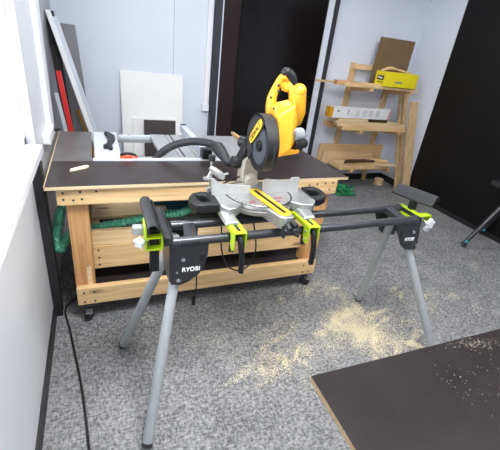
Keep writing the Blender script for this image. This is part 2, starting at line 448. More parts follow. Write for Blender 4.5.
# screws
scr0 = None
def screws(pts, parent, r=.0065, m='black_steel'):
    global scr0
    for (x, y, z) in pts:
        if scr0 is None:
            scr0 = MB().cyl((0, 0, 0), (0, -.004, 0), .0065, .005, 10).build('screw', M[m], parent); o = scr0
            for v in o.data.vertices: v.co += base_of(parent)
            BASE[o.name] = base_of(parent)
        else:
            o = scr0.copy(); C.objects.link(o); o.parent = parent
        o.location = Vector((x, y, z)) - base_of(parent)
screws([(-.185, 1.87, .835), (-.105, 1.87, .838), (-.03, 1.87, .84), (-.185, 1.87, .80), (-.14, 1.87, .795), (-.1, 1.87, .80),
        (1.24, 1.87, .835), (1.30, 1.87, .84), (1.36, 1.87, .843), (1.42, 1.87, .845), (1.32, 1.87, .80), (1.40, 1.87, .80)], wb)
screws([(-.14, 1.868, .21), (-.085, 1.868, .21), (-.14, 1.868, .145), (-.085, 1.868, .145), (1.325, 1.868, .205), (1.375, 1.868, .207), (1.325, 1.868, .15), (1.37, 1.868, .152)], wb)
screws([(-.045, 1.975, .425), (-.045, 1.975, .375), (-.045, 1.975, .325), (1.35, 1.975, .375)], wb)
# casters
def caster(x, y, rz):
    c = MB().box(x-.035, x+.035, y-.035, y+.035, .105, .115); c.cyl((x, y, .105), (x, y, .09), .022)
    dx, dy = math.cos(rz), math.sin(rz)
    ox, oy = x+dx*.02, y+dy*.02
    nx, ny = -dy, dx
    for s in (-1, 1):
        c.beam((x+nx*s*.018, y+ny*s*.018, .092), (ox+nx*s*.018, oy+ny*s*.018, .04), .03, .004, (nx, ny, 0))
    o = c.build('caster', M['black_steel'], wb)
    wl = MB().annulus((ox, oy, .04), (nx, ny, 0), .04, .012, .024, 28); wl.cyl((ox-nx*.017, oy-ny*.017, .04), (ox+nx*.017, oy+ny*.017, .04), .013)
    wl.build('wheel', M['rubber'], o, smooth=True)
    lab(MB().box(ox-.018, ox+.018, oy-.05, oy-.005, .075, .082).build('brake_pedal', M['chrome'], o), 'shiny brake pedal')
for x, y, a in ((-.115, 1.905, -2.0), (1.375, 1.925, -.9), (-.125, 2.83, .5), (1.375, 2.75, 1.2)): caster(x, y, a)

#@@TSAW
# ------------------------------------------------------------------ table saw in the notch of the bench
ts = thing('table_saw', 'table saw with grey metal top and teal body set into the workbench', 'table saw', (.7, 2.55, .52))
b = MB(); b.prism([(.40, 2.27, .52), (1.03, 2.27, .52), (1.03, 2.86, .52), (.40, 2.86, .52)], (0, 0, .06))
b.prism([(.42, 2.29, .58), (1.01, 2.29, .58), (1.01, 2.85, .58), (.42, 2.85, .58)], (0, 0, .285))
lab(b.build('body', M['teal'], ts, bevel=.01), 'dark teal housing')
b = MB().tube([(.30, 2.26, .585), (.62, 2.26, .578)], .02); b.cyl((.32, 2.262, .59), (.35, 2.262, .588), .024)
lab(b.build('base_tube', M['teal'], ts, smooth=True), 'dark teal tube along the base')
b = MB()
for x0, x1 in ((.37, .485), (.489, .60), (.604, .80), (.804, 1.06)): b.box(x0, x1, 2.295, 2.885, .868, .89)
b.build('table_top', M['saw_top'], ts, bevel=.003)
lab(MB().box(.515, .527, 2.30, 2.88, .8895, .8908).build('mitre_slot', M['ink'], ts), 'dark mitre slot')
b = MB().box(-.04, 1.065, 2.253, 2.29, .862, .886); b.box(-.04, 1.065, 2.262, 2.27, .886, .889)
b.build('front_rail', M['alu'], ts, bevel=.002)
b = MB().box(.14, .42, 2.845, 2.885, .862, .884); b.box(.14, .42, 2.855, 2.862, .884, .888)
b.build('rear_rail', M['alu'], ts, bevel=.002)
MB().cyl((.21, 2.858, .884), (.21, 2.858, .89), .008).build('rail_bolt', M['chrome'], ts)
lab(MB().box(-.03, .125, 2.295, 2.94, .868, .886).build('extension_table', mat('pale_alloy', srgb(206, 209, 214), .45, metal=.1), ts, bevel=.003), 'white side table')
for y in (2.35, 2.8):
    MB().box(.1, .42, y, y+.03, .845, .867).build('extension_bar', M['alu_dull'], ts)
# rip fence
f = MB(); f.box(.632, .676, 2.31, 2.99, .893, .945); f.box(.626, .634, 2.31, 2.99, .893, .95)
rf = f.build('rip_fence', M['alu'], ts, bevel=.003)
lab(MB().box(.625, .690, 2.24, 2.31, .89, .955).build('fence_head', M['black_plastic'], rf, bevel=.006), 'black clamping head')
lab(MB().box(.63, .678, 2.99, 3.0, .893, .952).build('end_cap', M['black_plastic'], rf), 'black end cap')

# black push stick on the extension table
zz = .887
ps = [(0.041, 2.855, 0.890), (0.055, 2.880, 0.890), (0.084, 2.835, 0.890), (0.110, 2.768, 0.890), (0.108, 2.669, 0.890), (0.080, 2.553, 0.890), (0.082, 2.460, 0.890), (0.066, 2.433, 0.890), (0.050, 2.478, 0.890), (0.026, 2.468, 0.890), (0.026, 2.515, 0.890), (0.049, 2.554, 0.890), (0.064, 2.656, 0.890), (0.057, 2.758, 0.890)]
b = MB().prism([(x, y, zz) for x, y, z in ps], (0, 0, .022))
tag(b.build('push_stick', M['dark_grey'], None, bevel=.005), 'dark grey angular push handle lying on the white side table of the table saw', 'push handle')
# orange tool peeking over the rail
oc = thing('hand_clamp', 'small orange and black clamp lying by the edge of the white side table', 'clamp', (.17, 2.275, .889))
b = MB().box(.115, .19, 2.262, 2.292, .889, .905); b.box(.20, .215, 2.265, 2.285, .889, .903)
lab(b.build('jaw', M['orange'], oc, bevel=.004), 'orange jaws')
b = MB().tube(smooth_path([(.115, 2.277, .909), (.15, 2.277, .918), (.19, 2.277, .914), (.21, 2.277, .900), (.212, 2.277, .893)], 4), .008)
lab(b.build('handle', M['black_plastic'], oc, smooth=True), 'black handle')
# pale wood chip on the worktop
b = MB().prism([(-.155, 2.055, .88), (-.075, 2.11, .88), (-.06, 2.135, .88), (-.08, 2.14, .88), (-.15, 2.085, .88)], (0, 0, .012))
tag(b.build('wood_chip', M['chip'], None, bevel=.002), 'pale wood offcut lying on the left end of the dark worktop', 'offcut')
# wooden stick behind the table saw
b = MB().beam((1.085, 2.42, .895), (1.085, 2.98, .895), .022, .022)
tag(b.build('wooden_stick', M['pine_y'], None), 'thin wooden stick lying along the right edge of the table saw', 'stick')
# black vacuum hose
h = thing('vacuum_hose', 'black vacuum hose arching from the table saw to the mitre saw', 'hose', (.5, 2.1, .8))
hp = smooth_path([(.30, 2.40, .70), (0.316, 2.360, 0.809), (0.343, 2.340, 0.869), (0.400, 2.320, 0.932), (0.473, 2.300, 0.975), (0.555, 2.260, 1.003), (0.617, 2.200, 1.015), (0.659, 2.140, 1.018), (0.674, 2.060, 1.013), (0.679, 1.980, 0.994), (0.692, 1.920, 0.976), (0.710, 1.860, 0.992), (0.722, 1.800, 1.040), (0.731, 1.760, 1.089), (0.742, 1.720, 1.127)], 8)
# fine ribs
rr = [.0245 + .0015*math.cos(i*PI) for i in range(len(hp))]
MB().tube(hp, .025, 14, rr=rr).build('hose_tube', M['rubber'], h, smooth=True)
b = MB().tube([(0.666, 2.120, 1.011), (0.674, 2.080, 1.013), (0.675, 2.020, 1.006), (0.686, 1.960, 0.985)], .03, 16, rr=[.031, .039, .036, .028])
lab(b.build('cuff', M['rubber'], h, smooth=True), 'thicker black cuff')
# green dust hose under the bench
gp = smooth_path([(.62, 2.2, .60), (0.478, 2.060, 0.605), (0.353, 2.060, 0.592), (0.231, 2.060, 0.576), (0.085, 2.060, 0.553), (-0.072, 2.060, 0.535), (-.12, 2.065, .555), (-.2, 2.06, .49), (-0.255, 2.060, 0.401), (-0.264, 2.060, 0.482), (-0.243, 2.060, 0.584), (-0.209, 2.060, 0.688), (-0.169, 2.100, 0.748)], 12)
rr = [.024 + .0030*math.cos(i*PI) for i in range(len(gp))]
tag(MB().tube(gp, .031, 14, rr=rr).build('dust_hose', M['green_hose'], None, smooth=True), 'ribbed green dust hose running under the workbench top and around its left leg', 'hose')

#@@BOARDS
# ------------------------------------------------------------------ sheets leaning on the back wall
def lean_sheet(name, label, cat, x0, x1, ztop, ybot, ytop, th, m, group=None):
    b = MB(); b.prism([(x0, ybot, 0), (x1, ybot, 0), (x1, ybot+th, 0), (x0, ybot+th, 0)], (0, 0, .001)); b.bm.clear()
    b.hexa([(x0, ybot, 0), (x1, ybot, 0), (x1, ybot+th, 0), (x0, ybot+th, 0), (x0, ytop-th, ztop), (x1, ytop-th, ztop), (x1, ytop, ztop), (x0, ytop, ztop)])
    return tag(b.build(name, m), label, cat, group)
lean_sheet('white_sheet', 'large white panel leaning against the back wall behind the table saw', 'panel', .243, .875, 1.225, 3.95, 4.098, .02, M['white_sheet'])
lean_sheet('white_sheet', 'smaller white panel leaning between the large white panel and the dark sheet', 'panel', .345, .79, .785, 3.92, 4.03, .018, M['white_sheet'])
lean_sheet('dark_sheet', 'small dark brown sheet leaning in front of the white panels', 'panel', .455, .785, .772, 3.88, 3.985, .015, M['brown_sheet'])

# boards leaning in the left back corner: strips whose tops rest towards the left wall
def lean_strip(name, label, cat, a, b, w, d, m, parts=None):
    """a, b: centre line of the front face at the bottom and top"""
    a, b = Vector(a), Vector(b)
    dr = (b-a).normalized(); a2 = a + dr*((0-a.z)/dr.z)          # run the line down to the floor
    sd = Vector((0, 0, 1)).cross(Vector((0, 1, 0))); 
    o = MB(); hw = w/2
    q = lambda p, s, e: (p.x+s*hw, p.y+e, p.z)
    o.hexa([q(a2, -1, 0), q(a2, 1, 0), q(a2, 1, d), q(a2, -1, d), q(b, -1, 0), q(b, 1, 0), q(b, 1, d), q(b, -1, d)])
    return tag(o.build(name, m, bevel=.002), label, cat)
lean_strip('door_casing', 'wide white and silver metal profile leaning into the left back corner', 'metal profile', (-0.026, 3.550, 0.726), (-.255, 3.55, 1.62), .05, .05, M['alu'])
lean_strip('white_rail', 'white rail leaning against the left wall right beside the silver profile', 'rail', (-0.054, 3.500, 0.738), (-.29, 3.50, 1.66), .035, .04, M['white'])
lean_strip('grey_board', 'broad grey board leaning behind the red level in the left back corner', 'board', (-0.140, 3.720, 0.681), (-.20, 3.72, 1.58), .17, .02, M['grey_sheet'])
lean_strip('ochre_board', 'narrow ochre board edge leaning between grey board and white rail', 'board', (-0.103, 3.640, 0.702), (-0.155, 3.640, 0.906), .025, .02, M['tan_strip'])
lv = lean_strip('spirit_level', 'red level with dark edge leaning in the left back corner', 'level', (-0.203, 3.300, 0.783), (-0.249, 3.300, 1.254), .035, .03, M['red'])
lean_strip('straightedge', 'thin silver straightedge leaning left of the red level', 'straightedge', (-0.233, 3.200, 0.807), (-0.273, 3.200, 1.108), .026, .02, M['alu'])
lean_strip('black_board', 'tall black board leaning behind the red level beside the left wall', 'board', (-0.235, 3.620, 0.704), (-.29, 3.62, 1.66), .07, .03, M['skirt'])

#@@RACK
# ------------------------------------------------------------------ timber rack on the back wall
rk = thing('lumber_rack', 'open pine timber rack with three levels of arms on the back wall', 'rack', (3.25, 4.0, 0))
for x0, x1, zt in ((2.965, 3.025, 1.54), (3.575, 3.635, 1.34)):
    MB().box(x0, x1, 4.052, 4.1, .0, zt).build('upright', M['spruce_z'], rk, bevel=.002)
MB().box(2.96, 3.42, 4.012, 4.05, 1.475, 1.535).build('top_rail', M['spruce'], rk, bevel=.002)
AZ = (.295, .80, 1.298)
for x in (2.985, 3.60):
    for z in AZ:
        b = MB().prism([(x-.022+.045, 4.05, z), (x-.022+.045, 3.66, z), (x-.022+.045, 3.66, z-.035), (x-.022+.045, 4.05, z-.085)], (.045, 0, 0))
        b.build('arm', M['pine_y'], rk, bevel=.002)

def board(name, label, L, Rr, h, d, m, cat='board', group='boards on the timber rack', z=None):
    """front top edge from L to Rr, h down, d back"""
    L, Rr = Vector(L), Vector(Rr)
    L.x += .035; Rr.x = min(3.74, Rr.x + .035)
    if z is not None: L.z = Rr.z = z + h
    b = MB()
    lo = Vector((0, 0, -h)); bk = Vector((0, d, 0))
    b.hexa([L+lo, Rr+lo, Rr+lo+bk, L+lo+bk, L, Rr, Rr+bk, L+bk])
    return tag(b.build(name, m, bevel=.002), label, cat, group)
# top level
z3 = AZ[2]
board('plank', 'long thin front plank on the top level of the rack', (2.60, 3.665, 0), (3.72, 3.665, 0), .028, .10, M['spruce'], z=z3)
board('timber_offcut', 'short beam with reddish end on the top level, left end', (2.56, 3.77, 0), (3.0, 3.77, 0), .048, .07, M['endgrain'], z=z3)
board('plank', 'pale plank lying behind the yellow box on the top level', (2.70, 3.85, 0), (3.60, 3.85, 0), .035, .09, M['pine_pale'], z=z3)
board('batten', 'thin batten at the back of the top level sticking out far left', (2.40, 3.96, 0), (3.55, 3.96, 0), .022, .03, M['spruce'], z=z3)
board('plank', 'short plank resting on the front plank left of the yellow box', (2.68, 3.68, 0), (3.16, 3.70, 0), .022, .06, M['spruce'], z=z3+.028)
# middle level
z2 = AZ[1]
board('plank', 'lower front plank on the middle level of the rack, longest to the right', (2.70, 3.665, 0), (3.74, 3.665, 0), .045, .09, M['pine'], z=z2)
board('plank', 'upper front plank on the middle level under the white box', (2.62, 3.67, 0), (3.66, 3.67, 0), .04, .10, M['spruce'], z=z2+.045)
board('timber_offcut', 'dark-ended beam at the back of the middle level', (2.60, 3.80, 0), (3.60, 3.80, 0), .07, .08, M['endgrain'], z=z2)
board('plank', 'flat plank at the back of the middle level beside the wall', (2.64, 3.91, 0), (3.66, 3.91, 0), .05, .10, M['spruce'], z=z2)
board('plank', 'thin plank on top of the middle stack, directly below the white box', (2.58, 3.675, 0), (3.58, 3.675, 0), .018, .19, M['ply_edge'], z=z2+.085)
# lowest level
z1 = AZ[0]
board('wide_board', 'wide pine board standing on edge at the back of the lowest level', (2.645, 3.975, 0), (3.69, 3.975, 0), .25, .03, M['pine'], z=z1)
board('wide_board', 'second wide board standing on edge behind a shorter one on the lowest level', (2.69, 3.93, 0), (3.5, 3.93, 0), .17, .03, M['spruce'], z=z1)
board('plank', 'front plank lying on the lowest level of the rack', (2.80, 3.67, 0), (3.60, 3.67, 0), .055, .10, M['pine'], z=z1)
board('plank', 'flat plank lying in the middle of the lowest level', (2.80, 3.78, 0), (3.62, 3.78, 0), .06, .13, M['spruce'], z=z1)
board('plank', 'thin plank on top of the front plank on the lowest level', (2.82, 3.70, 0), (3.40, 3.70, 0), .02, .07, M['pine_pale'], z=z1+.06)
b = MB().beam((2.91, 3.70, z1+.092), (3.38, 3.70, z1+.105), .03, .022)
tag(b.build('dark_batten', M['walnut'], None), 'dark brown batten lying across the boards on the lowest level', 'batten')
b = MB().beam((3.02, 3.82, z1+.075), (3.34, 3.80, z1+.085), .03, .02)
tag(b.build('dark_batten', M['walnut'], None), 'thinner dark batten further back on the lowest level', 'batten')
b = MB().prism([(3.36, 3.66, z1+.057), (3.50, 3.60, z1+.057), (3.70, 3.61, z1+.057), (3.71, 3.68, z1+.057), (3.5, 3.76, z1+.057)], (0, 0, .012))
tag(b.build('plywood_scrap', M['ply_edge'], None), 'triangular plywood scrap jutting out at the right of the lowest level', 'offcut')
for k, (lb, z) in enumerate((('lower of two short blocks stacked on the lowest level right end', .064), ('upper of two short blocks stacked on the lowest level right end', .095))):
    b = MB().beam((3.38+.0*k, 3.80-.03*k, z1+z+.015), (3.58, 3.70-.03*k, z1+z+.015), .07, .028)
    tag(b.build('wood_block', M['pine'], None, bevel=.002), lb, 'block', 'blocks on the lowest level')

# yellow carton with label
yb = thing('yellow_carton', 'bright yellow carton on the top level of the rack', 'box', (3.43, 3.68, z3+.03))
yx0, yx1, yy0, yy1, yz0, yz1 = 3.17, 3.66, 3.64, 3.83, z3+.0355, z3+.0355+.16
MB().box(yx0, yx1, yy0, yy1, yz0, yz1).build('carton', M['box_yellow'], yb, bevel=.003)
lb1 = MB().box(yx0-.002, yx0+.001, yy0+.04, yy0+.15, yz0+.065, yz0+.115).build('end_label', M['ink'], yb)
b = MB()
b.box(yx0-.003, yx0-.001, yy0+.115, yy0+.135, yz0+.08, yz0+.105); b.box(yx0-.003, yx0-.001, yy0+.06, yy0+.105, yz0+.08, yz0+.097)
b.build('label_print', M['ink_white'], yb)
b = MB()
for k in range(5): b.box(yx0-.002, yx0+.001, yy0+.04+.022*k, yy0+.055+.022*k, yz0+.035, yz0+.047)
b.build('print_line', M['ink'], yb)
pts = [(yx0+.20+.06*math.cos(a)+.012*math.sin(a), yy0-.0015, yz0+.055+.012*math.sin(a)) for a in [i*2*PI/16 for i in range(16)]]
lab(MB().prism(pts, (0, .002, 0)).build('logo_oval', M['ink_grey'], yb), 'small grey oval emblem')
# long white carton
wx0, wx1, wy0, wy1 = 2.555, 3.40, 3.66, 3.76
wz0 = z2+.103+.042; wz1 = wz0+.12
wc = thing('white_carton', 'long white carton with orange and red ends on the middle level', 'box', (2.95, 3.71, wz0))
MB().box(wx0, wx1, wy0, wy1, wz0, wz1).build('carton', M['box_white'], wc, bevel=.003)
lab(MB().box(wx0-.045, wx0, wy0+.003, wy1-.003, wz0+.003, wz1-.003).build('end_flap', M['box_orange'], wc), 'orange end flap')
b = MB().prism([(wx1-.03, wy0-.001, wz0+.003), (wx1-.012, wy0-.001, wz0+.003), (wx1-.003, wy0-.001, wz1-.01), (wx1-.012, wy0-.001, wz1-.01)], (0, .002, 0))
lab(b.build('red_band', M['red'], wc), 'red band at the right end')
lettering('lettering', '?', .07, (wx0+.20, wy0-.0015, wz0+.05), (1, 0, 0), (0, 0, 1), M['ink'], wc, .001)
b = MB().box(wx0+.05, wx0+.085, wy0-.001, wy0+.001, wz0+.065, wz0+.09)
b.build('printed_mark', M['ink_grey'], wc)
for i in range(4):
    b = MB()
    for j in range(5):
        b.box(wx0+.32+.1*i, wx0+.38+.1*i-.004*(j % 3), wy0-.001, wy0+.001, wz0+.03+.015*j, wz0+.034+.015*j)
    b.build('printed_text', M['ink_grey'], wc)
# ribbed strip below the carton
b = MB().box(2.66, 3.09, 3.672, 3.72, z2+.103, z2+.143)
for i in range(21): b.box(2.662+.02*i, 2.674+.02*i, 3.668, 3.673, z2+.104, z2+.142)
tag(b.build('ribbed_strip', M['pine_pale'], None), 'pale ribbed wooden strip squeezed under the white carton', 'strip')
board('batten', 'dark reddish batten under the right half of the white carton', (3.11, 3.68, 0), (3.37, 3.68, 0), .04, .05, M['walnut'], z=z2+.103)
# brown sheet standing on the top level
b = MB().hexa([(3.20, 3.945, z3+.035), (3.74, 3.945, z3+.035), (3.74, 3.958, z3+.035), (3.20, 3.958, z3+.035), (3.26, 4.00, 1.86), (3.80, 4.00, 1.86), (3.80, 4.012, 1.86), (3.26, 4.012, 1.86)])
tag(b.build('brown_sheet', M['cardboard'], None), 'large brown sheet standing upright behind the yellow carton', 'sheet')
# thin curled sticks on top of carton
for k, (lb, p) in enumerate((('curved thin lath lying on the yellow carton, nearer one', [(3.16, 3.72, yz1+.008), (3.3, 3.74, yz1+.035), (3.45, 3.75, yz1+.03), (3.62, 3.74, yz1+.008)]),
                             ('curved thin lath lying on the yellow carton, farther one', [(3.2, 3.79, yz1+.008), (3.34, 3.80, yz1+.05), (3.5, 3.80, yz1+.022), (3.6, 3.8, yz1+.008)]))):
    tag(MB().tube(smooth_path(p, 6), .008, 8).build('lath', M['pine_pale'], None), lb, 'lath')
# boards standing in the right back corner
def stand(name, label, pb, pt, w, d, m, ang=0):
    pb, pt = Vector(pb), Vector(pt)
    b = MB(); c, s_ = math.cos(ang), math.sin(ang)
    U = Vector((c, s_, 0))*w/2; W = Vector((-s_, c, 0))*d
    b.hexa([pb-U, pb+U, pb+U+W, pb-U+W, pt-U, pt+U, pt+U+W, pt-U+W])
    return tag(b.build(name, m, bevel=.001), label, 'board', 'boards standing in the corner')
stand('standing_board', 'widest pale board standing in the right back corner beside the black door', (3.862, 3.46, 0), (3.70, 3.62, 1.185), .125, .02, M['spruce_z'])
stand('standing_board', 'tall grey-brown board standing between the widest one and the timber rack', (3.885, 3.66, 0), (3.83, 4.02, 1.40), .05, .02, M['ply_z'])
stand('standing_board', 'narrow plywood strip standing nearest to the timber rack', (3.785, 3.56, 0), (3.745, 3.93, 1.24), .05, .022, M['ply_z'])
stand('standing_board', 'pale strip standing right of the narrow plywood strip', (3.862, 3.585, 0), (3.852, 3.955, 1.26), .07, .022, M['spruce_z'])
# round offcut on the floor
b = MB().cyl((3.715, 3.86, 0), (3.715, 3.86, .085), .066, .064, 24)
tag(b.build('round_offcut', M['spruce'], None, smooth=True), 'round wood offcut on the floor below the timber rack', 'offcut')
# green netting heap
b = MB(); rnd = random.Random(3)
for k in range(9):
    pts = []
    cx, cy = 2.93+rnd.uniform(-.05, .05), 3.60+rnd.uniform(-.05, .05); a0 = rnd.uniform(0, 6)
    for i in range(14):
        a = a0+i*.5; rr_ = .05+.008*i
        pts.append((cx+rr_*math.cos(a), cy+rr_*math.sin(a)*.8, max(.01, .07+.04*math.sin(a*1.7+k)-.004*i)))
    b.tube(smooth_path(pts, 3), .009, 6)
tag(b.build('green_netting', M['mesh_green'], None), 'bright green heap of hose and netting on the floor behind the workbench', 'netting')

#@@STAND
# ------------------------------------------------------------------ mitre saw stand
ss = thing('saw_stand', 'mitre saw stand with black rails and four splayed grey legs', 'saw stand', (.89, 1.32, 0))
FL, FR, RL, RR_ = (.238, 1.236, .87), (1.533, 1.255, .87), (.259, 1.378, .87), (1.553, 1.403, .87)
lx = lambda a, b, t: tuple(a[i]+(b[i]-a[i])*t for i in range(3))
for a, b in ((FL, FR), (RL, RR_)):
    m_ = MB().tube([a, lx(a, b, .02), lx(a, b, .021), lx(a, b, .985), lx(a, b, .986), b], .02, 20, rr=[.0225, .0225, .02, .02, .0225, .0225])
    m_.build('rail', M['black_steel'], ss, smooth=True)
for t in (.06, .93):
    a, b = lx(FL, FR, t), lx(RL, RR_, t)
    MB().beam(a, b, .05, .03).build('cross_member', M['black_steel'], ss)
# left housing
def housing(front, back_y, side):
    m_ = MB(); ext = (0, .006, 0)
    m_.prism(front, ext)
    bk = [(x, back_y, z) for x, y, z in front]
    m_.prism(bk, ext)
    m_.prism(side, (.006 if side[0][0] < .8 else -.006, 0, 0))
    return m_.build('leg_housing', M['black_steel'], ss, bevel=.002)
fy = 1.222
hl = housing([(.234, fy, .865), (.388, fy, .86), (.386, fy, .80), (.372, fy, .745), (.352, fy, .712), (.31, fy, .68), (.275, fy, .668), (.234, fy, .676)], 1.396,
        [(.228, fy, .88), (.228, 1.40, .87), (.228, 1.40, .74), (.228, 1.36, .675), (.228, fy, .69)])
hr = housing([(1.392, fy+.02, .865), (1.562, fy+.02, .865), (1.585, fy+.02, .78), (1.603, fy+.02, .695), (1.592, fy+.02, .682), (1.52, fy+.02, .69), (1.475, fy+.02, .722), (1.425, fy+.02, .80)], 1.415,
        [(1.566, fy+.02, .88), (1.566, 1.42, .88), (1.58, 1.42, .74), (1.59, 1.36, .70), (1.59, fy+.02, .70)])
lettering('lettering', 'RYOBI', .0285, (.279, fy-.0015, .735), (1, 0, 0.0), (0, 0, 1), M['ink_white'], hl, .0007, .95)
lettering('lettering', 'RYOBI', .028, (1.49, fy+.0185, .748), (1, 0, 0.0), (0, 0, 1), M['ink_white'], hr, .0008, .82)
for x, y, z, p in ((.283, fy, .795, hl), (.265, fy, .695, hl), (.258, fy, .735, hl), (1.535, fy+.02, .80, hr), (1.585, fy+.02, .715, hr)):
    MB().cyl((x, y+.001, z), (x, y-.006, z), .0085 if z != .735 else .004, seg=14).build('rivet', M['chrome'], p)
for x, z, p, yy in ((.362, .80, hl, fy), (1.45, .80, hr, fy+.02)):
    lab(MB().box(x-.009, x+.009, yy-.004, yy+.001, z-.018, z+.018).build('release_button', M['ink'], p, bevel=.003), 'black release button')
# legs
def leg(a, b):
    a, b = Vector(a), Vector(b)
    d = (b-a).normalized()
    o = MB().tube([a, b - d*.012], .0225, 20).build('leg', M['leg_grey'], ss, smooth=True)
    lab(MB().tube([b-d*.02, b+Vector((0, 0, .004))], .0235, 20).build('foot_cap', M['rubber'], o, smooth=True), 'dark foot cap')
leg((.275, 1.36, .83), (.045, 1.60, .012))
leg((.288, 1.315, .80), (.10, .99, .012))
leg((1.50, 1.375, .82), (1.695, 1.625, .012))
leg((1.535, 1.33, .80), (1.815, 1.02, .012))
# work supports: sheet profile with a rolled top on a height-adjustable post
def support(A, B, top_z, out, post, drop):
    """A rear end, B front end (x, y); out: +1/-1 sideways direction of the roll"""
    A, B = Vector((*A, 0)), Vector((*B, 0)); d = (B-A).normalized(); sd = Vector((-d.y, d.x, 0))*out
    prof = [(-.060, -.050), (-.057, -.056), (-.036, -.052), (-.020, -.012)] if drop else [(-.046, -.040), (-.043, -.046), (-.030, -.044), (-.016, -.012)]
    for k in range(9):
        a = PI - k*PI*1.25/8
        prof.append((.008+.022*math.cos(a), -.018+.022*math.sin(a)+.0))
    th = .005
    inner = []
    for i, p in enumerate(prof):
        q0, q1 = prof[max(i-1, 0)], prof[min(i+1, len(prof)-1)]
        tx, ty = q1[0]-q0[0], q1[1]-q0[1]; l = math.hypot(tx, ty)
        inner.append((p[0]+ty/l*th, p[1]-tx/l*th))
    outl = prof + inner[::-1]
    m_ = MB(); P = [A + sd*s + Vector((0, 0, top_z + z)) for s, z in outl]; Q = [p + (B-A) for p in P]
    va = [m_.bm.verts.new(p) for p in P]; vb = [m_.bm.verts.new(p) for p in Q]; n = len(prof)
    for i in range(len(outl)):
        j = (i+1) % len(outl); m_._f([va[i], va[j], vb[j], vb[i]])
    for vs in (va, vb):
        for i in range(n-1): m_._f([vs[i], vs[i+1], vs[2*n-2-i], vs[2*n-1-i]])
    m_.build('work_support', M['dark_grey'], ss, smooth=True)
    x, y = post
    MB().box(x-.018, x+.018, y-.014, y+.014, .745 if out < 0 else .80, top_z-.045).build('support_post', M['black_plastic'], ss, bevel=.002)
support((.170, 1.435), (.166, 1.165), .985, -1, (.172, 1.245), True)
support((1.585, 1.492), (1.660, 1.272), .982, 1, (1.60, 1.36), False)
# left lime clamp with arm and white knob
m_ = MB(); m_.box(.134, .140, 1.20, 1.275, .862, .968); m_.box(.194, .200, 1.20, 1.275, .862, .94); m_.box(.134, .200, 1.20, 1.275, .862, .868); m_.box(.134, .200, 1.20, 1.275, .912, .918)
lab(m_.build('clamp_bracket', M['lime'], ss, bevel=.001), 'lime green clamp bracket')
lab(MB().box(.095, .134, 1.25, 1.285, .905, .938).build('slide_bar', M['alu_dull'], ss, bevel=.002), 'grey square bar')
m_ = MB().box(.200, .24, 1.215, 1.27, .868, .915); m_.build('slide_bar', M['black_steel'], ss)
def knob(c, ax, r=.022):
    c, ax = Vector(c), Vector(ax).normalized()
    m_ = MB().cyl(c, c+ax*.018, r*.8, r*.8, 18)
    u = Vector((0, 0, 1)); w_ = ax.cross(u)
    for k in range(5):
        a = k*2*PI/5; p = c + (u*math.cos(a)+w_*math.sin(a))*r*.85
        m_.cyl(p, p+ax*.018, r*.34, seg=10)
    m_.cyl(c+ax*-.012, c, .008)
    return lab(m_.build('knob', M['knob'], ss, bevel=.002, smooth=True), 'white knob')
knob((.118, 1.205, .904), (-.6, -.8, 0), .019)
MB().cyl((.127, 1.209, .904), (.136, 1.225, .904), .007).build('knob_shaft', M['chrome'], ss)
# right lime clamp
m_ = MB(); m_.box(1.563, 1.66, 1.262, 1.30, .875, .881); m_.box(1.563, 1.60, 1.30, 1.43, .875, .881); m_.box(1.652, 1.66, 1.262, 1.30, .83, .881); m_.box(1.563, 1.569, 1.262, 1.43, .83, .881)
lab(m_.build('clamp_bracket', M['lime'], ss, bevel=.001), 'lime green clamp bracket')
knob((1.60, 1.225, .855), (0.1, -1, .2), .026)
lab(MB().cyl((1.60, 1.235, .825), (1.60, 1.215, .82), .014, seg=14).build('knob', M['knob'], ss), 'white knob')
MB().cyl((1.60, 1.232, .855), (1.60, 1.28, .855), .007).build('knob_shaft', M['chrome'], ss)
# lime mounting brackets that carry the saw
for x in (.500, .845):
    m_ = MB(); w_ = .027
    m_.prism([(x-w_, 1.165, .926), (x+w_, 1.165, .926), (x+w_, 1.52, .926), (x-w_, 1.52, .926)], (0, 0, -.004))
    for s in (-1, 1):
        xs = x+s*w_ - (0 if s < 0 else .004)
        m_.prism([(xs, 1.165, .922), (xs, 1.165, .85), (xs, 1.185, .835), (xs, 1.205, .845), (xs, 1.215, .905), (xs, 1.28, .905), (xs, 1.34, .905), (xs, 1.43, .905), (xs, 1.52, .89), (xs, 1.52, .922)], (.004, 0, 0))
    br = m_.build('mounting_bracket', M['lime'], ss, bevel=.001)
    lab(br, 'lime green mounting bracket')
    lab(MB().box(x-.007, x+.007, 1.185, 1.275, .9262, .9268).build('slot', M['ink'], br), 'black slot')
    for z in (.895, .86): MB().cyl((x-w_-.005, 1.19, z), (x-w_, 1.19, z), .006, seg=10).build('bolt', M['chrome'], br)
    m_ = MB().tube(smooth_path([(x, 1.19, .905), (x+.004, 1.172, .885), (x+.008, 1.166, .85), (x+.016, 1.165, .80), (x+.020, 1.17, .735)], 5), .014, 12, flat=.8)
    lv_ = m_.build('clamp_lever', M['black_plastic'], br, smooth=True)
    lab(lv_, 'black clamp lever')
    m_ = MB().tube([(x-.012, 1.225, .86), (x-.016, 1.215, .815)], .012); m_.build('hook_pad', M['black_plastic'], br)

#@@SAW
# ------------------------------------------------------------------ mitre saw
ms = thing('mitre_saw', 'yellow and black mitre saw with raised head on the saw stand', 'mitre saw', (.68, 1.4, .926))
Z0 = .927
